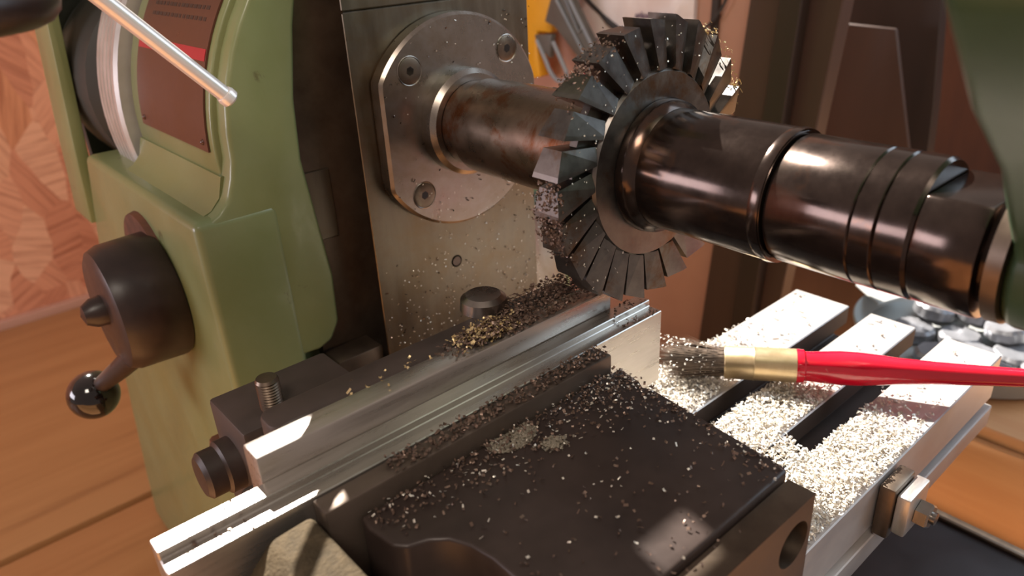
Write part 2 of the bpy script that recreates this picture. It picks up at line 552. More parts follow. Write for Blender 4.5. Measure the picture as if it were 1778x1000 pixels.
# name plate, wrapped on the bearing housing
def wrap(r, y0, y1, t0, t1, n=16, th=0.0008, skew=0.0):
    b = bmesh.new()
    rows = []
    for k in range(n + 1):
        t = t0 + (t1 - t0) * k / n
        tt = math.radians(t)
        row = []
        for rr in (r, r + th):
            for y in (y0, y1):
                row.append(b.verts.new((rr * math.cos(tt), y, AZ + rr * math.sin(tt))))
        rows.append(row)
    for A, B in zip(rows, rows[1:]):
        for i, j in ((0, 1), (1, 3), (3, 2), (2, 0)):
            b.faces.new((A[i], A[j], B[j], B[i]))
    b.faces.new([rows[0][i] for i in (0, 1, 3, 2)])
    b.faces.new([rows[-1][i] for i in (2, 3, 1, 0)])
    return b
np_ = obj('name_plate', wrap(0.1031, 0.0265, 0.1085, 134, 179), 'plate_brown', mill)
np_['label'] = 'dark maroon name plate with a red band and worn print'
obj('red_band', wrap(0.1039, 0.0275, 0.1075, 156.8, 159.4, 6, 0.0002), 'plate_red', np_)
rn = random.Random(3)
ink = None
for k in range(4):
    for c in range(14):
        y = 0.036 + c * 0.0046
        t = 150.5 - k * 2.6
        ww = 0.0017 * rn.uniform(0.7, 1.2)
        ink = join(ink, wrap(0.1039, y - ww, y + ww, t - 0.45, t + 0.45, 1, 0.0001)) if ink else wrap(0.1039, y - ww, y + ww, t - 0.45, t + 0.45, 1, 0.0001)
o = obj('worn_print', ink, 'plate_ink', np_)
o['kind'] = 'stuff'
for y, t in ((0.031, 177), (0.104, 177), (0.031, 136.5)):
    p = Vector((0.1037 * math.cos(math.radians(t)), y, AZ + 0.1037 * math.sin(math.radians(t))))
    obj('rivet', sphere(p, 0.0013, 10, 6), 'plate_brown', np_)
# machined recess beside the slideway
obj('machined_step', box(-0.074, -0.03, 0.0195, 0.026, -0.12, 0.235), 'brown_steel', mill)
obj('milled_pad', box(-0.0705, -0.0565, 0.0186, 0.0194, 0.075, 0.107, 0.0003, 1), 'way_steel', mill)
# slideway with a dovetail flank on its near side
dove = [(-0.050, 0.0), (-0.036, 0.0195), (0.0492, 0.0195), (0.0492, 0.0)]
obj('slideway', prism(dove, 'Z', -0.12, 0.172, 0.0006, 1), 'way_steel', mill)
obj('slideway_top', prism([(-0.050, 0.0), (-0.036, 0.0195), (0.015, 0.0195), (0.015, 0.0)], 'Z', 0.1722, 0.238, 0.0006, 1), 'way_steel', mill)
obj('slide_flank', box(0.0500, 0.0755, 0.004, 0.024, -0.12, 0.062, 0.001), 'plate_steel', mill)
hole = lathe([(-0.0002, 0.0031), (-0.0002, 0.0024), (0.0, 0.0024), (0.0, 0.0)], 'Y', (-0.005, 0.0505), 24)
o = obj('oil_hole', hole, 'black_steel', mill)
o['label'] = 'small dark round hole'
# unseen slabs added to shade the vise; the opening leaves a sun patch
for nm, bx in (('sun_block_slab', box(-0.0857, -0.026, 0.125, 0.135, 0.19, 0.72)), ('sun_block_slab', box(-0.005, 0.043, 0.125, 0.135, 0.19, 0.72)),
               ('sun_block_slab', box(-0.026, -0.005, 0.125, 0.135, 0.19, 0.371)), ('sun_block_slab', box(-0.026, -0.005, 0.125, 0.135, 0.391, 0.72)),
               ('rear_sun_block', box(-0.12, -0.01, 0.292, 0.308, 0.28, 0.468))):  # added behind the column, unseen, to keep sun off clamp block and jaw casting
    obj(nm, bx, 'green', mill)
# spindle flange: disc with two flats
R0 = 0.0475
fl = []
for k in range(96):
    a = 2 * PI * k / 96
    x, z = R0 * math.cos(a), R0 * math.sin(a)
    fl.append((max(-0.0415, min(0.0455, x)), AZ + z - 0.001))
fls = []
for p in fl:
    if not fls or (Vector(p) - Vector(fls[-1])).length > 1e-5:
        fls.append(p)
plate = obj('spindle_flange', prism(fls, 'Y', -0.008, 0.0005, 0.0013, 1), 'plate_steel', mill)
for i, (x, z) in enumerate(((-0.0262, 0.1468), (0.0278, 0.1490), (-0.0252, 0.0920), (0.0270, 0.0915))):
    sc = lathe([(-0.0084, 0.0), (-0.0084, 0.0024), (-0.0084, 0.0050), (-0.0082, 0.0056), (-0.0078, 0.0056)], 'Y', (x, z), 28)
    s = obj('countersunk_screw', sc, 'brown_steel', plate)
    hx = lathe([(-0.00845, 0.0), (-0.00845, 0.0019), (-0.0083, 0.0021)], 'Y', (x, z), 6, t0=0.3)
    o = obj('screw_socket', hx, 'ball_black', plate)
    rg = lathe([(-0.0081, 0.0063), (-0.0083, 0.0060), (-0.0081, 0.0057)], 'Y', (x, z), 28, closed_ends=False)
    obj('countersink_rim', rg, 'plate_steel', plate)
nose = lathe([(-0.0078, 0.0), (-0.0078, 0.0235), (-0.0145, 0.0235), (-0.0165, 0.0215), (-0.0165, 0.0185), (-0.0150, 0.0185), (-0.0150, 0.0)], 'Y', (0, AZ), 64)
o = obj('spindle_nose', nose, 'plate_steel', mill)
o['label'] = 'bright ring around the arbor at the flange'
# knee gib and steel stop below the cheek
obj('gib_block', prism([(-0.097, -0.05), (-0.097, 0.012), (-0.090, 0.0155), (-0.080, 0.0170), (-0.075, 0.0185), (-0.075, -0.05)], 'Y', -0.008, 0.0118, 0.001), 'way_steel', mill)
obj('lower_slide', box(-0.074, -0.0505, 0.004, 0.0192, -0.12, 0.020, 0.001), 'brown_steel', mill)
# rusty bolt on the housing side
o = obj('side_bolt', lathe([(-0.1300, 0.0), (-0.1300, 0.0065), (-0.1285, 0.0075), (-0.1205, 0.0075)], 'X', (0.035, -0.018), 6), 'rust', mill)
o['label'] = 'rusty hexagon bolt low on the housing side'
# change knob with its lever
o = obj('knob_flange', lathe([(-0.1240, 0.0), (-0.1240, 0.030), (-0.1205, 0.031)], 'X', (0.090, 0.056), 40), 'rust', mill)
o['label'] = 'rust coloured round flange behind the knob'
kc = (0.076, 0.050)
kn = obj('change_knob', lathe([(-0.1215, 0.0), (-0.1215, 0.0300), (-0.1235, 0.0308), (-0.1440, 0.0300), (-0.1485, 0.0280), (-0.1500, 0.0250), (-0.1500, 0.0)], 'X', kc, 56), 'knob_black', mill)
kn['label'] = 'worn black round knob with a lever and glossy ball'
obj('knob_screw', lathe([(-0.1495, 0.0), (-0.1495, 0.0072), (-0.1545, 0.0068), (-0.1585, 0.0045), (-0.1598, 0.0)], 'X', (0.074, 0.052), 24), 'knob_black', kn)
obj('lever', tube([(-0.143, 0.066, 0.030), (-0.150, 0.080, 0.018), (-0.1585, 0.094, 0.006)], [0.0058, 0.0050, 0.0040], 16), 'knob_black', kn)
obj('lever_ball', sphere((-0.1620, 0.1000, -0.0005), 0.0122, 28, 16), 'ball_black', kn)

# chips and oil specks stuck on slideway and flange
def gen_way(r):
    x = r.uniform(-0.049, 0.051)
    z = 0.01 + 0.155 * r.random() ** 1.6
    if (x ** 2 + (z - AZ) ** 2) ** 0.5 < 0.049:
        if r.random() > 0.55 or x < -0.041:
            return None
        return (x, -0.0086, z), (0, -1, 0)
    if x < -0.02 and z > 0.06:
        return None
    return (x, -0.0005, z), (0, -1, 0)
o = chip_mass('chip_specks', gen_way, 420, 'chips', 11, (0.0004, 0.0012), (0.00025, 0.0005), mill)
o = chip_mass('oil_grime', gen_way, 160, 'black_steel', 12, (0.0005, 0.0018), (0.0003, 0.0006), mill)

# ================================================================== ARBOR
arb = thing('arbor', 'dark oily steel milling arbor passing through the cutter out from the flange', 'arbor', (0, -0.12, AZ))
C0 = (0, AZ)
obj('arbor_shaft', lathe([(-0.0140, 0.0), (-0.0140, 0.0130), (-0.2285, 0.0130), (-0.2285, 0.0)], 'Y', C0, 48), 'black_steel', arb)
obj('spacer', lathe([(-0.0168, 0.0130), (-0.0168, 0.0185), (-0.0240, 0.0187), (-0.0262, 0.0203), (-0.1060, 0.0205), (-0.1068, 0.0198), (-0.1068, 0.0130)], 'Y', C0, 72), 'rusty_steel', arb)
sp = obj('spacer', lathe([(-0.1195, 0.0130), (-0.1195, 0.0232), (-0.1206, 0.0236), (-0.1238, 0.0230), (-0.1262, 0.0208), (-0.1700, 0.0207), (-0.1716, 0.0200), (-0.1716, 0.0130)], 'Y', C0, 72), 'black_steel', arb)
sp['label'] = 'long spacer with a rounded shoulder against the cutter'
obj('spacer', lathe([(-0.1722, 0.0130), (-0.1722, 0.0190), (-0.1732, 0.0196), (-0.1970, 0.0197), (-0.1975, 0.0192), (-0.1980, 0.0197), (-0.2035, 0.0197), (-0.2040, 0.0191), (-0.2046, 0.0197), (-0.2120, 0.0197), (-0.2130, 0.0189), (-0.2130, 0.0130)], 'Y', C0, 72), 'black_steel', arb)
obj('spacer_ring', lathe([(-0.1714, 0.0130), (-0.1714, 0.0207), (-0.1697, 0.0211), (-0.1680, 0.0207)], 'Y', C0, 72), 'black_steel', arb)
h = 0.0138
a0 = math.degrees(math.asin(h / 0.0195))
seg = arc((0, AZ), 0.0195, 180 - a0, 360 + a0, 40)
ke = obj('keyed_end', prism(seg, 'Y', -0.2285, -0.2132, 0.0006, 2), 'black_steel', arb)
ke['label'] = 'end of the arbor with its top half cut away to a flat'
obj('arbor_stub', lathe([(-0.2285, 0.0), (-0.2285, 0.0155), (-0.262, 0.0155), (-0.262, 0.0)], 'Y', C0, 40), 'black_steel', arb)

# ================================================================== CUTTER
cut = thing('milling_cutter', 'toothed side and face milling cutter, grey steel disc with clogged teeth on the arbor', 'cutter', (0, -0.1135, AZ))
obj('cutter_hub', lathe([(-0.1085, 0.0208), (-0.1085, 0.0322), (-0.1095, 0.0330), (-0.1182, 0.0330), (-0.1193, 0.0322), (-0.1193, 0.0208)], 'Y', C0, 72), 'cutter_steel', cut)
obj('cutter_web', lathe([(-0.1122, 0.0325), (-0.1122, 0.0395), (-0.1154, 0.0395), (-0.1154, 0.0325)], 'Y', C0, 72), 'cutter_steel', cut)
NT_ = 24
for k in range(NT_):
    a = math.radians(8.3 + 15 * k)
    b = bmesh.new()
    # cutting edge at angle a with a narrow land; the side faces fall away clockwise to the heel, then an open gash
    st_ = []
    for d_out, d_in, r_out, dy in ((0.0, -6.0, 0.0502, 0.0), (-1.9, -8.2, 0.0499, 0.0002), (-11.2, -16.6, 0.0484, 0.0017)):
        to, ti = a + math.radians(d_out), a + math.radians(d_in)
        st_.append([b.verts.new((r * math.cos(t), y, AZ + r * math.sin(t))) for r, t in ((0.0328, ti), (r_out, to)) for y in (-0.1196 + dy, -0.1080 - dy)])
    for A_, B_ in zip(st_, st_[1:]):
        for u, v in ((0, 2), (2, 3), (3, 1), (1, 0)):
            b.faces.new((A_[u], A_[v], B_[v], B_[u]))
    for q in (st_[0], st_[-1]):
        b.faces.new((q[0], q[2], q[3], q[1]))
    obj('tooth', b, 'cutter_steel', cut, smooth=0)

def gen_cut(r):
    t = math.radians(r.choice([r.gauss(128, 8), r.gauss(186, 6), r.gauss(196, 6)]))
    rr = r.gauss(0.0485, 0.0012)
    return (rr * math.cos(t), r.uniform(-0.1195, -0.108), AZ + rr * math.sin(t)), (math.cos(t), -0.4, math.sin(t))
chip_mass('clogged_chips', gen_cut, 900, 'chips_dark', 21, (0.0006, 0.0018), (0.0004, 0.001), cut)
def gen_cut2(r):
    t = math.radians(r.choice([r.gauss(40, 5), r.gauss(24, 4), r.gauss(55, 3)]))
    rr = r.gauss(0.051, 0.001)
    return (rr * math.cos(t), r.uniform(-0.120, -0.110), AZ + rr * math.sin(t)), (math.cos(t), -0.5, math.sin(t))
chip_mass('bright_burrs', gen_cut2, 110, 'chips_gold', 22, (0.001, 0.0026), (0.0004, 0.0008), cut)
def gen_cut3(r):
    t = math.radians(r.uniform(60, 240))
    rr = r.uniform(0.033, 0.05)
    return (rr * math.cos(t), -0.1197, AZ + rr * math.sin(t)), (0, -1, 0.3)
chip_mass('fine_chips', gen_cut3, 70, 'chips', 23, (0.0003, 0.0010), (0.0002, 0.0005), cut)

# ================================================================== ARBOR SUPPORT (right edge of the picture)
sup = thing('arbor_support', 'dark green cast arbor support hanging over the free end of the arbor', 'support', (0.0, -0.262, AZ))
outl = arc((0.004, 0.1215), 0.021, 165, 375, 18) + [(0.050, 0.150), (0.078, 0.176), (0.092, 0.205), (0.096, 0.40), (-0.097, 0.40), (-0.094, 0.215), (-0.084, 0.187), (-0.062, 0.1665), (-0.038, 0.150)]
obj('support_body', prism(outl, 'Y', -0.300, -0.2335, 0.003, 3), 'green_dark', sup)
obj('bearing_bush', lathe([(-0.2305, 0.0156), (-0.2305, 0.0190), (-0.2340, 0.0190), (-0.2340, 0.0156)], 'Y', C0, 40), 'brown_steel', sup)

# ================================================================== MILLING TABLE
tab = thing('milling_table', 'steel milling table with two tee slots under the vise', 'table', (0.02, -0.14, -0.045))
def slot(c0, c1):
    return [(c0, 0.0), (c0, -0.011), (c0 + 0.006, -0.011), (c0 + 0.006, -0.020), (c1 - 0.006, -0.020), (c1 - 0.006, -0.011), (c1, -0.011), (c1, 0.0)]
sec = [(-0.1955, 0.0)]
sec = [(-0.0876, 0.0)] + slot(-0.1196, -0.1316) + slot(-0.1556, -0.1700) + [(-0.1960, 0.0), (-0.1960, -0.0245), (-0.1900, -0.0245), (-0.1900, -0.0285), (-0.1975, -0.0285), (-0.1975, -0.0400), (-0.188, -0.045), (-0.0876, -0.045)]
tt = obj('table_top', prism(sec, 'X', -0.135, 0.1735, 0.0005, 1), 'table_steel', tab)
tt.data.materials.append(M['vise_dark'])  # tee slot faces: shade inside put into a darker, oily colour
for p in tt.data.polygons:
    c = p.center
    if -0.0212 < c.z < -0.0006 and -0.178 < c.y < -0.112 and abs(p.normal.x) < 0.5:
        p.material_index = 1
def in_slot(x, y):
    return -0.1320 < y < -0.1190 or -0.1705 < y < -0.1550
def reach(x, y):
    k = (x - 0.068 + 0.19 * (-0.135 - y)) / 0.045
    return k, (1.0 if k < 0 else math.exp(-k * k * 3.2))
def pile(r):
    for _ in range(50):
        x, y = r.uniform(-0.04, 0.125), r.uniform(-0.1950, -0.088)
        k, p = reach(x, y)
        if y > -0.118:
            p *= 0.85 if x < 0.055 else 0.30
        if in_slot(x, y):
            if x > (0.005 if y > -0.14 else 0.040):
                continue
        if r.random() < p:
            hgt = max(0.0006, 0.0042 * max(0.0, 1 - max(0, k + 0.6)) * (0.6 + 0.8 * noise.noise(Vector((x * 60, y * 60, 0)))))
            return (x, y, r.random() * hgt + 0.0014), (r.uniform(-0.6, 0.6), r.uniform(-0.6, 0.6), 1)
    return None
sw = chip_mass('swarf_heap', pile, 14000, 'chips', 31)
tag(sw, 'glittering heap of bright steel chips on the milling table', 'metal chips', kind='stuff')
def slot_pile(r):
    y = r.choice([r.uniform(-0.1312, -0.1200), r.uniform(-0.1696, -0.1560)])
    x = r.uniform(-0.03, 0.15)
    k, p = reach(x + 0.02, y)
    if r.random() > p + 0.02:
        return None
    return (x, y, -0.0195 + 0.016 * max(0, 1 - max(0, k + 0.9)) * r.random()), (r.uniform(-0.5, 0.5), r.uniform(-0.5, 0.5), 1)
chip_mass('slot_chips', slot_pile, 1500, 'chips', 32, parent=tab)
# loose chips on the bare ends of the table: single curls
loose = bpy.data.meshes.new('metal_chip')
rl = random.Random(5)
meshes = []
for k in range(6):
    V, F = [], []
    chip_geo(V, F, (0, 0, 0.0006), (0, 0, 1), 0.0030, 0.0010, rl.uniform(-2.6, 2.6), rl)
    zm = min(v.z for v in V)
    me = bpy.data.meshes.new('metal_chip')
    me.from_pydata([(v.x, v.y, v.z - zm + 0.0002) for v in V], [], F)
    me.materials.append(M['chips'])
    sol = None
    meshes.append(me)
cnt = 0
while cnt < 70:
    x = rl.uniform(0.075, 0.170)
    y = rl.uniform(-0.194, -0.090)
    if -0.133 < y < -0.118 or -0.172 < y < -0.154:
        continue
    if x > 0.15 and rl.random() < 0.4:
        continue
    o = bpy.data.objects.new('metal_chip', meshes[cnt % 6])
    COL.objects.link(o)
    o.location = (x, y, 0.0)
    o.rotation_euler = (0, 0, rl.uniform(0, 6.28))
    s = rl.uniform(0.6, 1.25)
    o.scale = (s, s, s)
    bar_ = 'rear' if y > -0.12 else ('middle' if y > -0.157 else 'front')
    tag(o, 'tiny curled bright steel chip lying loose on the ' + bar_ + ' strip of the table top', 'chip', 'loose chips on the ' + bar_ + ' table strip')
    cnt += 1
# knee and saddle below the table
knee = thing('machine_knee', 'black machine knee with a flat top below the milling table', 'machine part', (0.08, -0.2, -0.25))
obj('knee_top', box(-0.12, 0.166, -0.30, -0.095, -0.118, -0.100, 0.002), 'black_paint', knee)
obj('knee_rim', box(0.1605, 0.1665, -0.30, -0.095, -0.0998, -0.0975, 0.0008), 'brown_steel', knee)
obj('saddle', box(-0.10, 0.02, -0.188, -0.092, -0.0995, -0.0455, 0.002), 'green', knee)
obj('knee_body', box(-0.09, 0.10, -0.27, -0.10, -0.25, -0.1185, 0.003), 'green', knee)
# stop dog clamped in the front slot of the table
dog = thing('table_stop', 'small steel stop block bolted in the front slot of the table', 'stop block', (0.055, -0.205, -0.03))
obj('stop_block', box(0.0445, 0.0625, -0.2030, -0.1966, -0.026, -0.0015, 0.0012), 'brown_steel', dog)
obj('stop_washer_plate', box(0.0455, 0.0635, -0.2085, -0.2032, -0.022, -0.0035, 0.001), 'bright_steel', dog)
o = obj('hex_nut', lathe([(-0.2087, 0.0), (-0.2087, 0.0055), (-0.2130, 0.0055), (-0.2137, 0.0047), (-0.2137, 0.0)], 'Y', (0.0560, -0.0145), 6, t0=0.4), 'plate_steel', dog)
obj('stud_end', lathe([(-0.2137, 0.0), (-0.2137, 0.0026), (-0.2153, 0.0026), (-0.2158, 0.0)], 'Y', (0.0560, -0.0145), 16), 'plate_steel', dog)

# ================================================================== VISE
vise = thing('machine_vise', 'black oily machine vise on the table gripping a steel bar', 'vise', (-0.09, -0.14, 0.0))
obj('vise_bed', prism(round_rect(-0.150, -0.040, -0.200, -0.062, 0.004), 'Z', 0.0003, 0.0310, 0.0015), 'vise_iron', vise)
lug = prism([(-0.172, 0.0), (-0.175, 0.030), (-0.171, 0.050), (-0.161, 0.0600), (-0.1485, 0.0605), (-0.1475, 0.03), (-0.1475, 0.0)], 'Y', -0.1560, -0.1235, 0.002, 3)
o = obj('rough_cast_end', lug, 'cast_rough', vise)
o['label'] = 'rough sand cast end of the vise bed'
fj = prism(round_rect(-0.1455, -0.020, -0.1000, -0.0870, 0.0045), 'Z', 0.0310, 0.0735, 0.0012, 2)
obj('fixed_jaw', fj, 'vise_dark', vise)
fp = obj('fixed_jaw_plate', box(-0.1550, -0.0130, -0.1093, -0.1002, 0.0330, 0.0742, 0.0007), 'work_steel', vise)
obj('jaw_screw', lathe([(0.0735, 0.0090), (0.0775, 0.0085), (0.0790, 0.0065), (0.0792, 0.0)], 'Z', (-0.055, -0.0845), 28), 'plate_steel', vise)
mjp = obj('movable_jaw_plate', box(-0.1470, -0.0345, -0.1290, -0.1217, 0.0330, 0.0628, 0.0007), 'vise_iron', vise)
body = [(-0.1375, -0.1295), (-0.1385, -0.1350), (-0.1370, -0.1445)] + [(-0.1345, -0.1475), (-0.1290, -0.1495), (-0.1250, -0.1530), (-0.1222, -0.1590), (-0.1210, -0.1660), (-0.1210, -0.2000), (-0.0395, -0.2000), (-0.0380, -0.1985), (-0.0330, -0.1460), (-0.0345, -0.1430), (-0.0325, -0.1400), (-0.0305, -0.1295)]
mj = prism(body, 'Z', 0.0315, 0.0560, 0.0016, 3)
obj('movable_jaw', mj, 'vise_black', vise)
def plate_hole(x0, x1, z0, z1, cx, cz, r, y0, y1, n=40):
    b = bmesh.new()
    angs = [2 * PI * k / n for k in range(n)] + [math.atan2(z - cz, x - cx) % (2 * PI) for x in (x0, x1) for z in (z0, z1)]
    angs = sorted(angs)
    rows = []
    for a in angs:
        c, q = math.cos(a), math.sin(a)
        t = min(((x1 if c > 0 else x0) - cx) / c if abs(c) > 1e-9 else 9, ((z1 if q > 0 else z0) - cz) / q if abs(q) > 1e-9 else 9)
        o_, i_ = (cx + t * c, cz + t * q), (cx + r * c, cz + r * q)
        rows.append([b.verts.new((p[0], y, p[1])) for p in (o_, i_) for y in (y0, y1)])
    for k in range(len(rows)):
        A_, B_ = rows[k], rows[(k + 1) % len(rows)]
        for u, v in ((0, 2), (2, 3), (3, 1), (1, 0)):
            b.faces.new((A_[u], A_[v], B_[v], B_[u]))
    bmesh.ops.remove_doubles(b, verts=b.verts, dist=1e-6)
    return b
obj('jaw_front_block', plate_hole(-0.112, -0.0395, 0.0200, 0.0535, -0.0485, 0.0405, 0.0074, -0.2090, -0.2006), 'brown_steel', vise)
o = obj('hole_back', lathe([(-0.2004, 0.0), (-0.2004, 0.0078), (-0.2000, 0.0078)], 'Y', (-0.0485, 0.0405), 32), 'ball_black', vise)
o['label'] = 'dark bottom of the round hole in the jaw front'
cb = obj('clamp_block', box(-0.1430, -0.0960, -0.0610, -0.0300, 0.0003, 0.0500, 0.0015), 'vise_dark', vise)
obj('clamp_screw', lathe([(-0.1430, 0.0), (-0.1430, 0.0100), (-0.1480, 0.0100), (-0.1490, 0.0088), (-0.1545, 0.0088), (-0.1560, 0.0072), (-0.1560, 0.0)], 'X', (-0.0450, 0.0300), 32), 'vise_black', vise)
stud_p = [(0.0460, 0.0)]
for k in range(14):
    z = 0.0460 + k * 0.0011
    stud_p += [(z, 0.0036), (z + 0.0006, 0.0042)]
stud_p += [(0.0620, 0.0036), (0.0624, 0.0)]
o = obj('threaded_stud', lathe(stud_p, 'Z', (-0.1280, -0.0520), 24), 'brown_steel', vise)
o['label'] = 'short bright threaded stud standing up'

# ================================================================== WORKPIECE
wp = prism([(-0.1095, 0.0320), (-0.1095, 0.0660), (-0.1155, 0.0660), (-0.1155, 0.0634), (-0.1215, 0.0634), (-0.1215, 0.0320)], 'X', -0.1850, 0.0025, 0.0003, 1)
wpo = obj('steel_bar', wp, 'work_steel')
tag(wpo, 'long steel bar with a milled step clamped in the vise jaws', 'workpiece')

# chips on the vise
def gen_jaw(r):
    m = r.random()
    if m < 0.45:
        x, y = r.uniform(-0.14, -0.032), -0.1295 - abs(r.gauss(0, 0.008))
    elif m < 0.62:
        x, y = r.uniform(-0.033, -0.06), r.uniform(-0.20, -0.13)
        x = -0.0335 - abs(r.gauss(0, 0.005)) - 0.09 * max(0, -0.146 - y)
    elif m < 0.85:
        x, y = r.gauss(-0.045, 0.012), r.gauss(-0.137, 0.008)
    else:
        x, y = r.uniform(-0.12, -0.045), r.uniform(-0.205, -0.13)
    if not (-0.136 < x < -0.033 and -0.205 < y < -0.1295):
        return None
    if y < -0.147 and (x > -0.034 - 0.09 * (-0.146 - y) or x < -0.12):
        return None
    return (x, y, 0.0566 + 0.002 * r.random() ** 3), (r.uniform(-0.5, 0.5), r.uniform(-0.5, 0.5), 1)
o = chip_mass('chips_on_jaw', gen_jaw, 260, 'chips', 41, (0.0005, 0.0014), (0.0003, 0.0008))
tag(o, 'scattered bright chips on the black movable jaw', 'metal chips', kind='stuff')
o = chip_mass('oily_chips_on_jaw', gen_jaw, 900, 'chips_dark', 42, (0.0006, 0.0018), (0.0004, 0.0009))
tag(o, 'dark oily chips heaped along the movable jaw', 'metal chips', kind='stuff')
def gen_dust(r):
    if r.random() < 0.8:
        a, q = r.uniform(0, 6.28), 0.0075 * math.sqrt(r.random())
        x, y = -0.0850 + q * math.cos(a) * 1.2, -0.1325 + q * math.sin(a) * 0.8
        if y > -0.1300:
            return None
    else:
        x, y = r.gauss(-0.0775, 0.002), r.gauss(-0.1440, 0.0015)
    return (x, y, 0.0563), (r.uniform(-0.2, 0.2), r.uniform(-0.2, 0.2), 1)
o = chip_mass('dust_patch', gen_dust, 1500, 'grey_dust', 47, (0.0005, 0.0012), (0.0004, 0.0008))
tag(o, 'round grey patch of fine filings on the black movable jaw', 'metal filings', kind='stuff')
def gen_plate(r):
    x = r.uniform(-0.125, -0.035)
    return (x, r.uniform(-0.129, -0.1218), 0.0634 + 0.002 * r.random() ** 2), (r.uniform(-0.5, 0.5), r.uniform(-0.5, 0.5), 1)
o = chip_mass('chips_on_plate', gen_plate, 450, 'chips_dark', 43, (0.0008, 0.0022), (0.0005, 0.0011))
tag(o, 'dark chips along the top of the movable jaw plate', 'metal chips', kind='stuff')
def gen_fixed(r):
    m = r.random()
    if m < 0.55:
        x = r.uniform(-0.062, -0.0135)
        k = (x + 0.062) / 0.048
        y = r.uniform(-0.1085, -0.088)
        z = 0.0748 + 0.0035 * k * r.random()
    elif m < 0.75:
        x, y, z = r.gauss(-0.068, 0.006), r.uniform(-0.1085, -0.098), 0.0748 + 0.003 * r.random()
    else:
        x, y, z = r.gauss(-0.066, 0.008), r.uniform(-0.106, -0.098), 0.0748 + 0.001 * r.random()
    if not -0.13 < x < -0.0135:
        return None
    return (x, y, z), (r.uniform(-0.5, 0.5), r.uniform(-0.5, 0.5), 1)
o = chip_mass('chips_on_fixed_jaw', gen_fixed, 1700, 'chips_dark', 44, (0.0008, 0.0022), (0.0005, 0.0011))
tag(o, 'dark chips piled along the top of the fixed jaw', 'metal chips', kind='stuff')
def gen_fixed2(r):
    x, y = (r.gauss(-0.069, 0.006), r.uniform(-0.1085, -0.097)) if r.random() < 0.92 else (r.uniform(-0.125, -0.075), r.uniform(-0.106, -0.099))
    return (x, y, 0.0748 + 0.0035 * r.random()), (r.uniform(-0.5, 0.5), r.uniform(-0.5, 0.5), 1)
o = chip_mass('straw_chips_on_fixed_jaw', gen_fixed2, 300, 'chips_gold', 45, (0.0007, 0.002), (0.0005, 0.001))
tag(o, 'straw coloured chips heaped mid way on the fixed jaw', 'metal chips', kind='stuff')
def gen_bar(r):
    x = r.uniform(-0.018, 0.002) if r.random() < 0.6 else r.uniform(-0.18, -0.158)
    if r.random() < 0.5:
        return (x, r.uniform(-0.1152, -0.110), 0.0664), (r.uniform(-0.5, 0.5), r.uniform(-0.5, 0.5), 1)
    return (x, r.uniform(-0.1212, -0.1158), 0.0638), (r.uniform(-0.5, 0.5), r.uniform(-0.5, 0.5), 1)
o = chip_mass('chips_on_bar', gen_bar, 70, 'chips_dark', 46, (0.0007, 0.0018), (0.0004, 0.0009))
tag(o, 'few dark chips on the ends of the steel bar', 'metal chips', kind='stuff')

# ================================================================== BRUSH
A = Vector((0.0445, -0.0885, 0.0095))
B = Vector((0.1325, -0.2175, 0.0155))
L = (B - A).length
bru = thing('paint_brush', 'round paint brush with red lacquered handle lying across the table', 'brush', A)
D = (B - A).normalized()
Q = D.to_track_quat('Z', 'Y').to_matrix().to_4x4()
Q.translation = A
def placed(bm):
    bm.transform(Q)
    return bm
obj('ferrule', placed(lathe([(0.0305, 0.0), (0.0305, 0.0072), (0.0312, 0.0076), (0.0430, 0.0077), (0.0436, 0.0080), (0.0444, 0.0077), (0.0620, 0.0078), (0.0622, 0.0070), (0.0622, 0.0)], 'Z', (0, 0), 40)), 'ferrule', bru)
obj('handle', placed(lathe([(0.0605, 0.0), (0.0605, 0.0070), (0.0625, 0.0078), (0.0652, 0.0076), (0.0660, 0.0069), (0.0675, 0.0068), (0.0740, 0.0073), (0.0810, 0.0077), (0.0880, 0.0076), (0.0960, 0.0070), (0.1040, 0.0060), (0.1200, 0.0050), (0.1400, 0.0043), (0.1600, 0.0038), (0.2200, 0.0032), (0.2240, 0.0025), (0.2250, 0.0)], 'Z', (0, 0), 40)), 'red_lacquer', bru)
rb = random.Random(9)
V, F = [], []
for k in range(1300):
    a = rb.uniform(0, 2 * PI)
    r0 = 0.0069 * math.sqrt(rb.random())
    sp_ = 1.0 + 0.85 * rb.random()
    r1 = r0 * sp_ + rb.gauss(0, 0.0012)
    e = rb.uniform(-0.002, 0.012)
    da = rb.gauss(0, 0.12)
    p0 = Vector((r0 * math.cos(a), r0 * math.sin(a), 0.0312))
    p2 = Vector((r1 * math.cos(a + da), r1 * math.sin(a + da), e))
    p1 = (p0 + p2) / 2 + Vector((math.cos(a), math.sin(a), 0)) * -0.0004
    s = Vector((-math.sin(a), math.cos(a), 0)) * 0.00016
    j = len(V)
    V += [p0 - s, p0 + s, p1 - s, p1 + s, p2]
    F += [(j, j + 1, j + 3, j + 2), (j + 2, j + 3, j + 4)]
me = bpy.data.meshes.new('bristles')
me.from_pydata([tuple(Q @ v) for v in V], [], F)
me.materials.append(M['bristle'])
o = bpy.data.objects.new('bristles', me)
COL.objects.link(o)
o.parent = bru
o.location = -A
o['kind'] = 'stuff'
def gen_bris(r):
    a = r.uniform(0, 2 * PI)
    z = r.uniform(-0.002, 0.026)
    rr = 0.0070 + 0.005 * (0.026 - z) / 0.026
    p = Q @ Vector((rr * math.cos(a), rr * math.sin(a), z))
    return (p, (0, 0, 1)) if p.z > 0.004 else None
chip_mass('caught_chips', gen_bris, 160, 'chips', 51, (0.0006, 0.0018), (0.0004, 0.0008), bru)

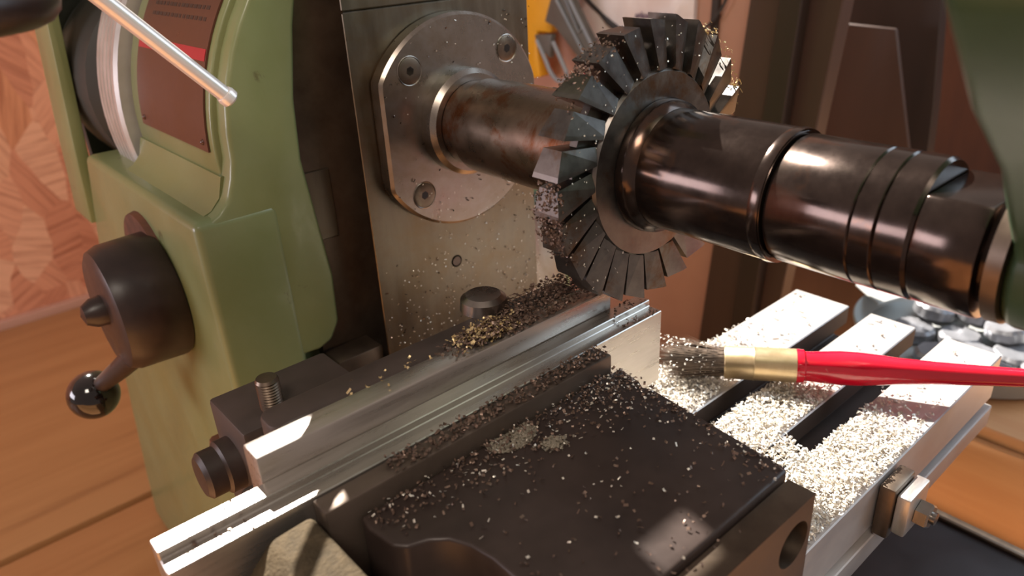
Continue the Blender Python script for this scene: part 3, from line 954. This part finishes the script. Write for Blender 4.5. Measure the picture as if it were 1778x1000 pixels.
# ================================================================== TOP LEFT: lever rod and handwheel
P0 = Vector((-0.138, -0.020, 0.1840))
P1 = Vector((-0.1075, -0.020, 0.1505))
dr = (P1 - P0).normalized()
P00 = P0 - dr * 0.035
rod = tube([P00, P1 - dr * 0.0035], 0.0027, 20)
rodo = thing('lever_rod', 'polished silver lever rod hanging in front of the name plate', 'lever', P00)
obj('rod_shaft', rod, 'chrome', rodo)
qq = dr.to_track_quat('Z', 'Y').to_matrix().to_4x4()
qq.translation = P1
tip = lathe([(-0.0036, 0.0), (-0.0036, 0.0030), (-0.0026, 0.0034), (-0.0006, 0.0033), (0.0002, 0.0024), (0.0004, 0.0)], 'Z', (0, 0), 24)
tip.transform(qq)
obj('rod_tip', tip, 'chrome', rodo)
hw = thing('handwheel', 'dark handwheel rim high beside the strand board wall', 'handwheel', (-0.1975, -0.045, 0.18))
rim = []
cx, cy, cz, RR = -0.1975, -0.045, 0.1890, 0.0335
b = bmesh.new()
prof = [(0.0075 * math.cos(2 * PI * k / 14), 0.0062 * math.sin(2 * PI * k / 14)) for k in range(14)]
rg = []
for i in range(56):
    t = 2 * PI * i / 56
    rg.append([b.verts.new((cx + (RR + u) * math.cos(t), cy + (RR + u) * math.sin(t), cz + v)) for u, v in prof])
for i in range(56):
    for k in range(14):
        b.faces.new((rg[i][k], rg[(i + 1) % 56][k], rg[(i + 1) % 56][(k + 1) % 14], rg[i][(k + 1) % 14]))
obj('wheel_rim', b, 'knob_black', hw)
obj('wheel_hub', lathe([(cz - 0.006, 0.0), (cz - 0.006, 0.009), (cz + 0.006, 0.009), (cz + 0.006, 0.0)], 'Z', (cx, cy), 24), 'knob_black', hw)
for k in range(3):
    t = 0.5 + k * 2 * PI / 3
    obj('spoke', tube([(cx, cy, cz), (cx + RR * math.cos(t), cy + RR * math.sin(t), cz)], 0.004, 12), 'knob_black', hw)

# ================================================================== RIGHT BACKGROUND
def lean(name, label, pts, x0, x1, material, cat='board'):
    o = obj(name, prism(pts, 'X', x0, x1, 0.001, 1), material)
    return tag(o, label, cat)
lean('dark_board', 'wide dark stained board leaning right of the pink wall', [(0.103, -0.25), (0.064, 0.22), (-0.012, 0.22), (0.028, -0.25)], 0.350, 0.368, 'dark_board')
lean('narrow_board', 'narrow near black board leaning between two dark boards', [(0.060, -0.25), (0.032, 0.22), (0.014, 0.22), (0.040, -0.25)], 0.335, 0.348, 'darker_board')
lean('grey_brown_panel', 'broad grey brown panel standing at the end of the boards', [(0.117, -0.25), (0.076, 0.104), (0.018, 0.101), (-0.016, -0.018), (-0.016, -0.25)], 0.500, 0.504, 'dark_board')
lean('black_panel', 'black panel with slanted edge near the green support', [(0.13, -0.25), (0.13, 0.22), (0.015, 0.22), (-0.007, 0.028), (-0.025, -0.25)], 0.55, 0.565, 'darker_board')
lean('wall_strip', 'thin black upright strip fixed on the pink wall', [(0.118, 0.20), (0.126, 0.20), (0.130, 0.03), (0.122, 0.03)], 0.380, 0.3848, 'darker_board', 'strip')
def cable(pts, r, label):
    o = obj('cable', tube(spline(pts), r, 8), 'cable')
    return tag(o, label, 'cable')
cable([(0.379, 0.054, 0.20), (0.379, 0.062, 0.134), (0.379, 0.077, 0.079), (0.379, 0.093, 0.040), (0.379, 0.10, 0.0), (0.379, 0.105, -0.10)], 0.0019, 'grey cable hanging straight down beside the leaning boards')
cable([(0.379, 0.300, 0.160), (0.378, 0.274, 0.131), (0.376, 0.252, 0.117), (0.375, 0.235, 0.106), (0.379, 0.200, 0.092)], 0.0030, 'thick black cable drooping across the milky bag')
cable([(0.377, 0.105, 0.150), (0.376, 0.113, 0.128), (0.375, 0.125, 0.113), (0.376, 0.140, 0.103), (0.379, 0.165, 0.096)], 0.0013, 'thin dark cable curving behind the top of the cutter')
# milky bag with handwriting
bagt = thing('plastic_bag', 'milky plastic bag with handwriting hung on the pink wall', 'bag', (0.375, 0.23, 0.05))
b = bmesh.new()
gr = {}
for i in range(25):
    for j in range(21):
        y = 0.145 + 0.145 * i / 24
        z = 0.045 + 0.115 * j / 20
        e = min(i, 24 - i, j, 20 - j) / 6
        x = 0.3800 - 0.0055 * min(1, e) - 0.003 * noise.noise(Vector((y * 40, z * 40, 1.0))) * min(1, e)
        gr[i, j] = b.verts.new((x, y, z))
for i in range(24):
    for j in range(20):
        b.faces.new((gr[i, j], gr[i + 1, j], gr[i + 1, j + 1], gr[i, j + 1]))
back = [b.verts.new((0.3845, y, z)) for y, z in ((0.145, 0.045), (0.29, 0.045), (0.29, 0.16), (0.145, 0.16))]
b.faces.new(back)
obj('bag_sheet', b, 'bag', bagt)
rk = random.Random(4)
bmk = None
for wd in range(7):
    y = 0.205 - wd * 0.0065
    pts = [(0.3715, y - k * 0.0011, 0.117 + (0.0035 if k % 2 else -0.0035) * rk.uniform(0.4, 1.2)) for k in range(6)]
    bmk = tube(spline(pts, 3), 0.0006, 5, bmk)
o = obj('handwriting', bmk, 'ink', bagt)
o['kind'] = 'stuff'
bmk = None
for ln in range(4):
    z = 0.092 - ln * 0.006
    bmk = box(0.3715, 0.3719, 0.245, 0.275, z, z + 0.0018, 0, 1, bmk) if bmk else box(0.3715, 0.3719, 0.245, 0.275, z, z + 0.0018)
o = obj('printed_lines', bmk, 'ink', bagt)
o['kind'] = 'stuff'
o = obj('red_print', box(0.3712, 0.3718, 0.262, 0.272, 0.056, 0.062), 'print_red', bagt)

# yellow clamp hanging by the wall
cl = thing('hand_clamp', 'yellow hand clamp with grey jaws hanging behind the column', 'clamp', (0.36, 0.3, 0.08))
obj('clamp_body', prism([(0.372, 0.20), (0.368, 0.110), (0.350, 0.060), (0.336, 0.048), (0.318, 0.052), (0.322, 0.080), (0.322, 0.098), (0.300, 0.098), (0.296, 0.118), (0.286, 0.20)], 'X', 0.353, 0.368, 0.002), 'yellow', cl)
obj('clamp_jaw', prism([(0.270, 0.20), (0.291, 0.131), (0.300, 0.110), (0.286, 0.106), (0.248, 0.074), (0.227, 0.083), (0.261, 0.132), (0.240, 0.20)], 'X', 0.344, 0.3525, 0.0012), 'grey_plastic', cl)
obj('jaw_edge', tube([(0.3425, 0.262, 0.20), (0.3425, 0.280, 0.131), (0.3425, 0.239, 0.077)], 0.0017, 8), 'pale_grey_plastic', cl)
obj('jaw_edge', tube([(0.3425, 0.240, 0.20), (0.3425, 0.262, 0.132), (0.3425, 0.228, 0.084)], 0.0017, 8), 'pale_grey_plastic', cl)
obj('jaw_edge', tube([(0.3425, 0.250, 0.20), (0.3425, 0.269, 0.132), (0.3425, 0.250, 0.103), (0.3425, 0.246, 0.107)], 0.0011, 8), 'pale_grey_plastic', cl)
lp = [(0.346, 0.314, 0.091), (0.346, 0.303, 0.074), (0.346, 0.296, 0.062), (0.346, 0.287, 0.054), (0.346, 0.277, 0.053), (0.346, 0.271, 0.060), (0.346, 0.279, 0.074), (0.346, 0.290, 0.091)]
obj('release_loop', tube(spline(lp, 5), 0.0022, 8), 'pale_grey_plastic', cl)
obj('release_trigger', prism([(0.318, 0.096), (0.314, 0.086), (0.296, 0.074), (0.292, 0.098)], 'X', 0.346, 0.3528, 0.001), 'grey_plastic', cl)

# wooden box with a dish of aluminium discs
wb = thing('wooden_box', 'orange pine box standing on the bench beyond the table', 'box', (0.38, -0.2, -0.25))
obj('side_board', box(0.280, 0.296, -0.42, -0.05, -0.192, -0.1225, 0.0015), 'box_wood', wb)
obj('base_board', box(0.272, 0.56, -0.42, -0.05, -0.200, -0.1925, 0.0015), 'box_wood', wb)
obj('foot_block', box(0.285, 0.55, -0.41, -0.06, -0.249, -0.2005, 0.002), 'darker_board', wb)
obj('lid_board', box(0.284, 0.56, -0.42, -0.05, -0.122, -0.112, 0.0015), 'box_wood', wb)
dish = thing('round_dish', 'pale shallow dish on the pine box holding aluminium discs', 'dish', (0.372, -0.128, -0.112))
dc = (0.376, -0.124)
obj('dish_bowl', lathe([(-0.1115, 0.0), (-0.1115, 0.066), (-0.1085, 0.074), (-0.094, 0.080), (-0.0925, 0.079), (-0.106, 0.0715), (-0.1085, 0.064), (-0.1090, 0.0)], 'Z', dc, 64), 'dish', dish)
card = tag(obj('flat_card', prism([(0.362, -0.062), (0.400, -0.075), (0.425, -0.045), (0.385, -0.032)], 'Z', -0.0915, -0.0895, 0.0005, 1), 'dish'), 'flat pale plastic card with a small grey sticker lying on the dish rim', 'card')
o = obj('sticker', box(0.388, 0.397, -0.063, -0.056, -0.0894, -0.0892), 'pad', card)

def disc_bm(r, hgt, lobes=9, n=72):
    out = [(r * (1 + 0.07 * abs(math.cos(lobes * PI * k / n))) * math.cos(2 * PI * k / n), r * (1 + 0.07 * abs(math.cos(lobes * PI * k / n))) * math.sin(2 * PI * k / n)) for k in range(n)]
    b = bmesh.new()
    rings = []
    for z, s in ((0, 0.86), (0.0018, 1.0), (hgt - 0.0025, 1.0), (hgt, 0.86)):
        rings.append([b.verts.new((x * s, y * s, z)) for x, y in out])
    for A_, B_ in zip(rings, rings[1:]):
        for k in range(n):
            b.faces.new((A_[k], A_[(k + 1) % n], B_[(k + 1) % n], B_[k]))
    b.faces.new(rings[0][::-1])
    b.faces.new(rings[-1])
    return b
first = None
spots = [(0.410, -0.092, -0.1085, 0, 0), (0.384, -0.096, -0.0965, 8, 20), (0.362, -0.092, -0.1085, 0, 40), (0.430, -0.104, -0.0965, -6, 10), (0.398, -0.122, -0.0965, 6, 55),
         (0.426, -0.130, -0.0965, -5, 30), (0.372, -0.122, -0.1085, 0, 15), (0.404, -0.152, -0.1085, 0, 60), (0.412, -0.158, -0.0965, 7, 80), (0.388, -0.148, -0.0965, -8, 5),
         (0.370, -0.160, -0.1085, 0, 33), (0.352, -0.140, -0.1085, 0, 50), (0.336, -0.158, -0.1085, 0, 12), (0.362, -0.182, -0.1085, 0, 71), (0.334, -0.120, -0.1085, 0, 22)]
where = ['far edge of the pile', 'upper tilted disc by the lid', 'under the tilted disc by the lid', 'topmost at the back against the support', 'upper disc at the middle of the pile',
         'upper disc behind the middle', 'bottom disc in the middle', 'bottom disc below the front pair', 'upper disc of the front pair', 'tilted disc next to the front pair',
         'front disc near the dish edge', 'disc beside the end of the table', 'disc seen under the brush handle', 'disc at the near dish rim', 'disc half hidden by the table end']
for i, ((x, y, z, tl, rt), wh) in enumerate(zip(spots, where)):
    if first is None:
        first = obj('aluminium_disc', disc_bm(0.0142, 0.0112), 'alu')
        o = first
    else:
        o = first.copy()
        COL.objects.link(o)
    o.location = (x, y, z)
    o.rotation_euler = (math.radians(tl), math.radians(tl * 0.7), math.radians(rt))
    tag(o, 'scalloped aluminium disc, ' + wh, 'disc', 'aluminium discs in the dish')
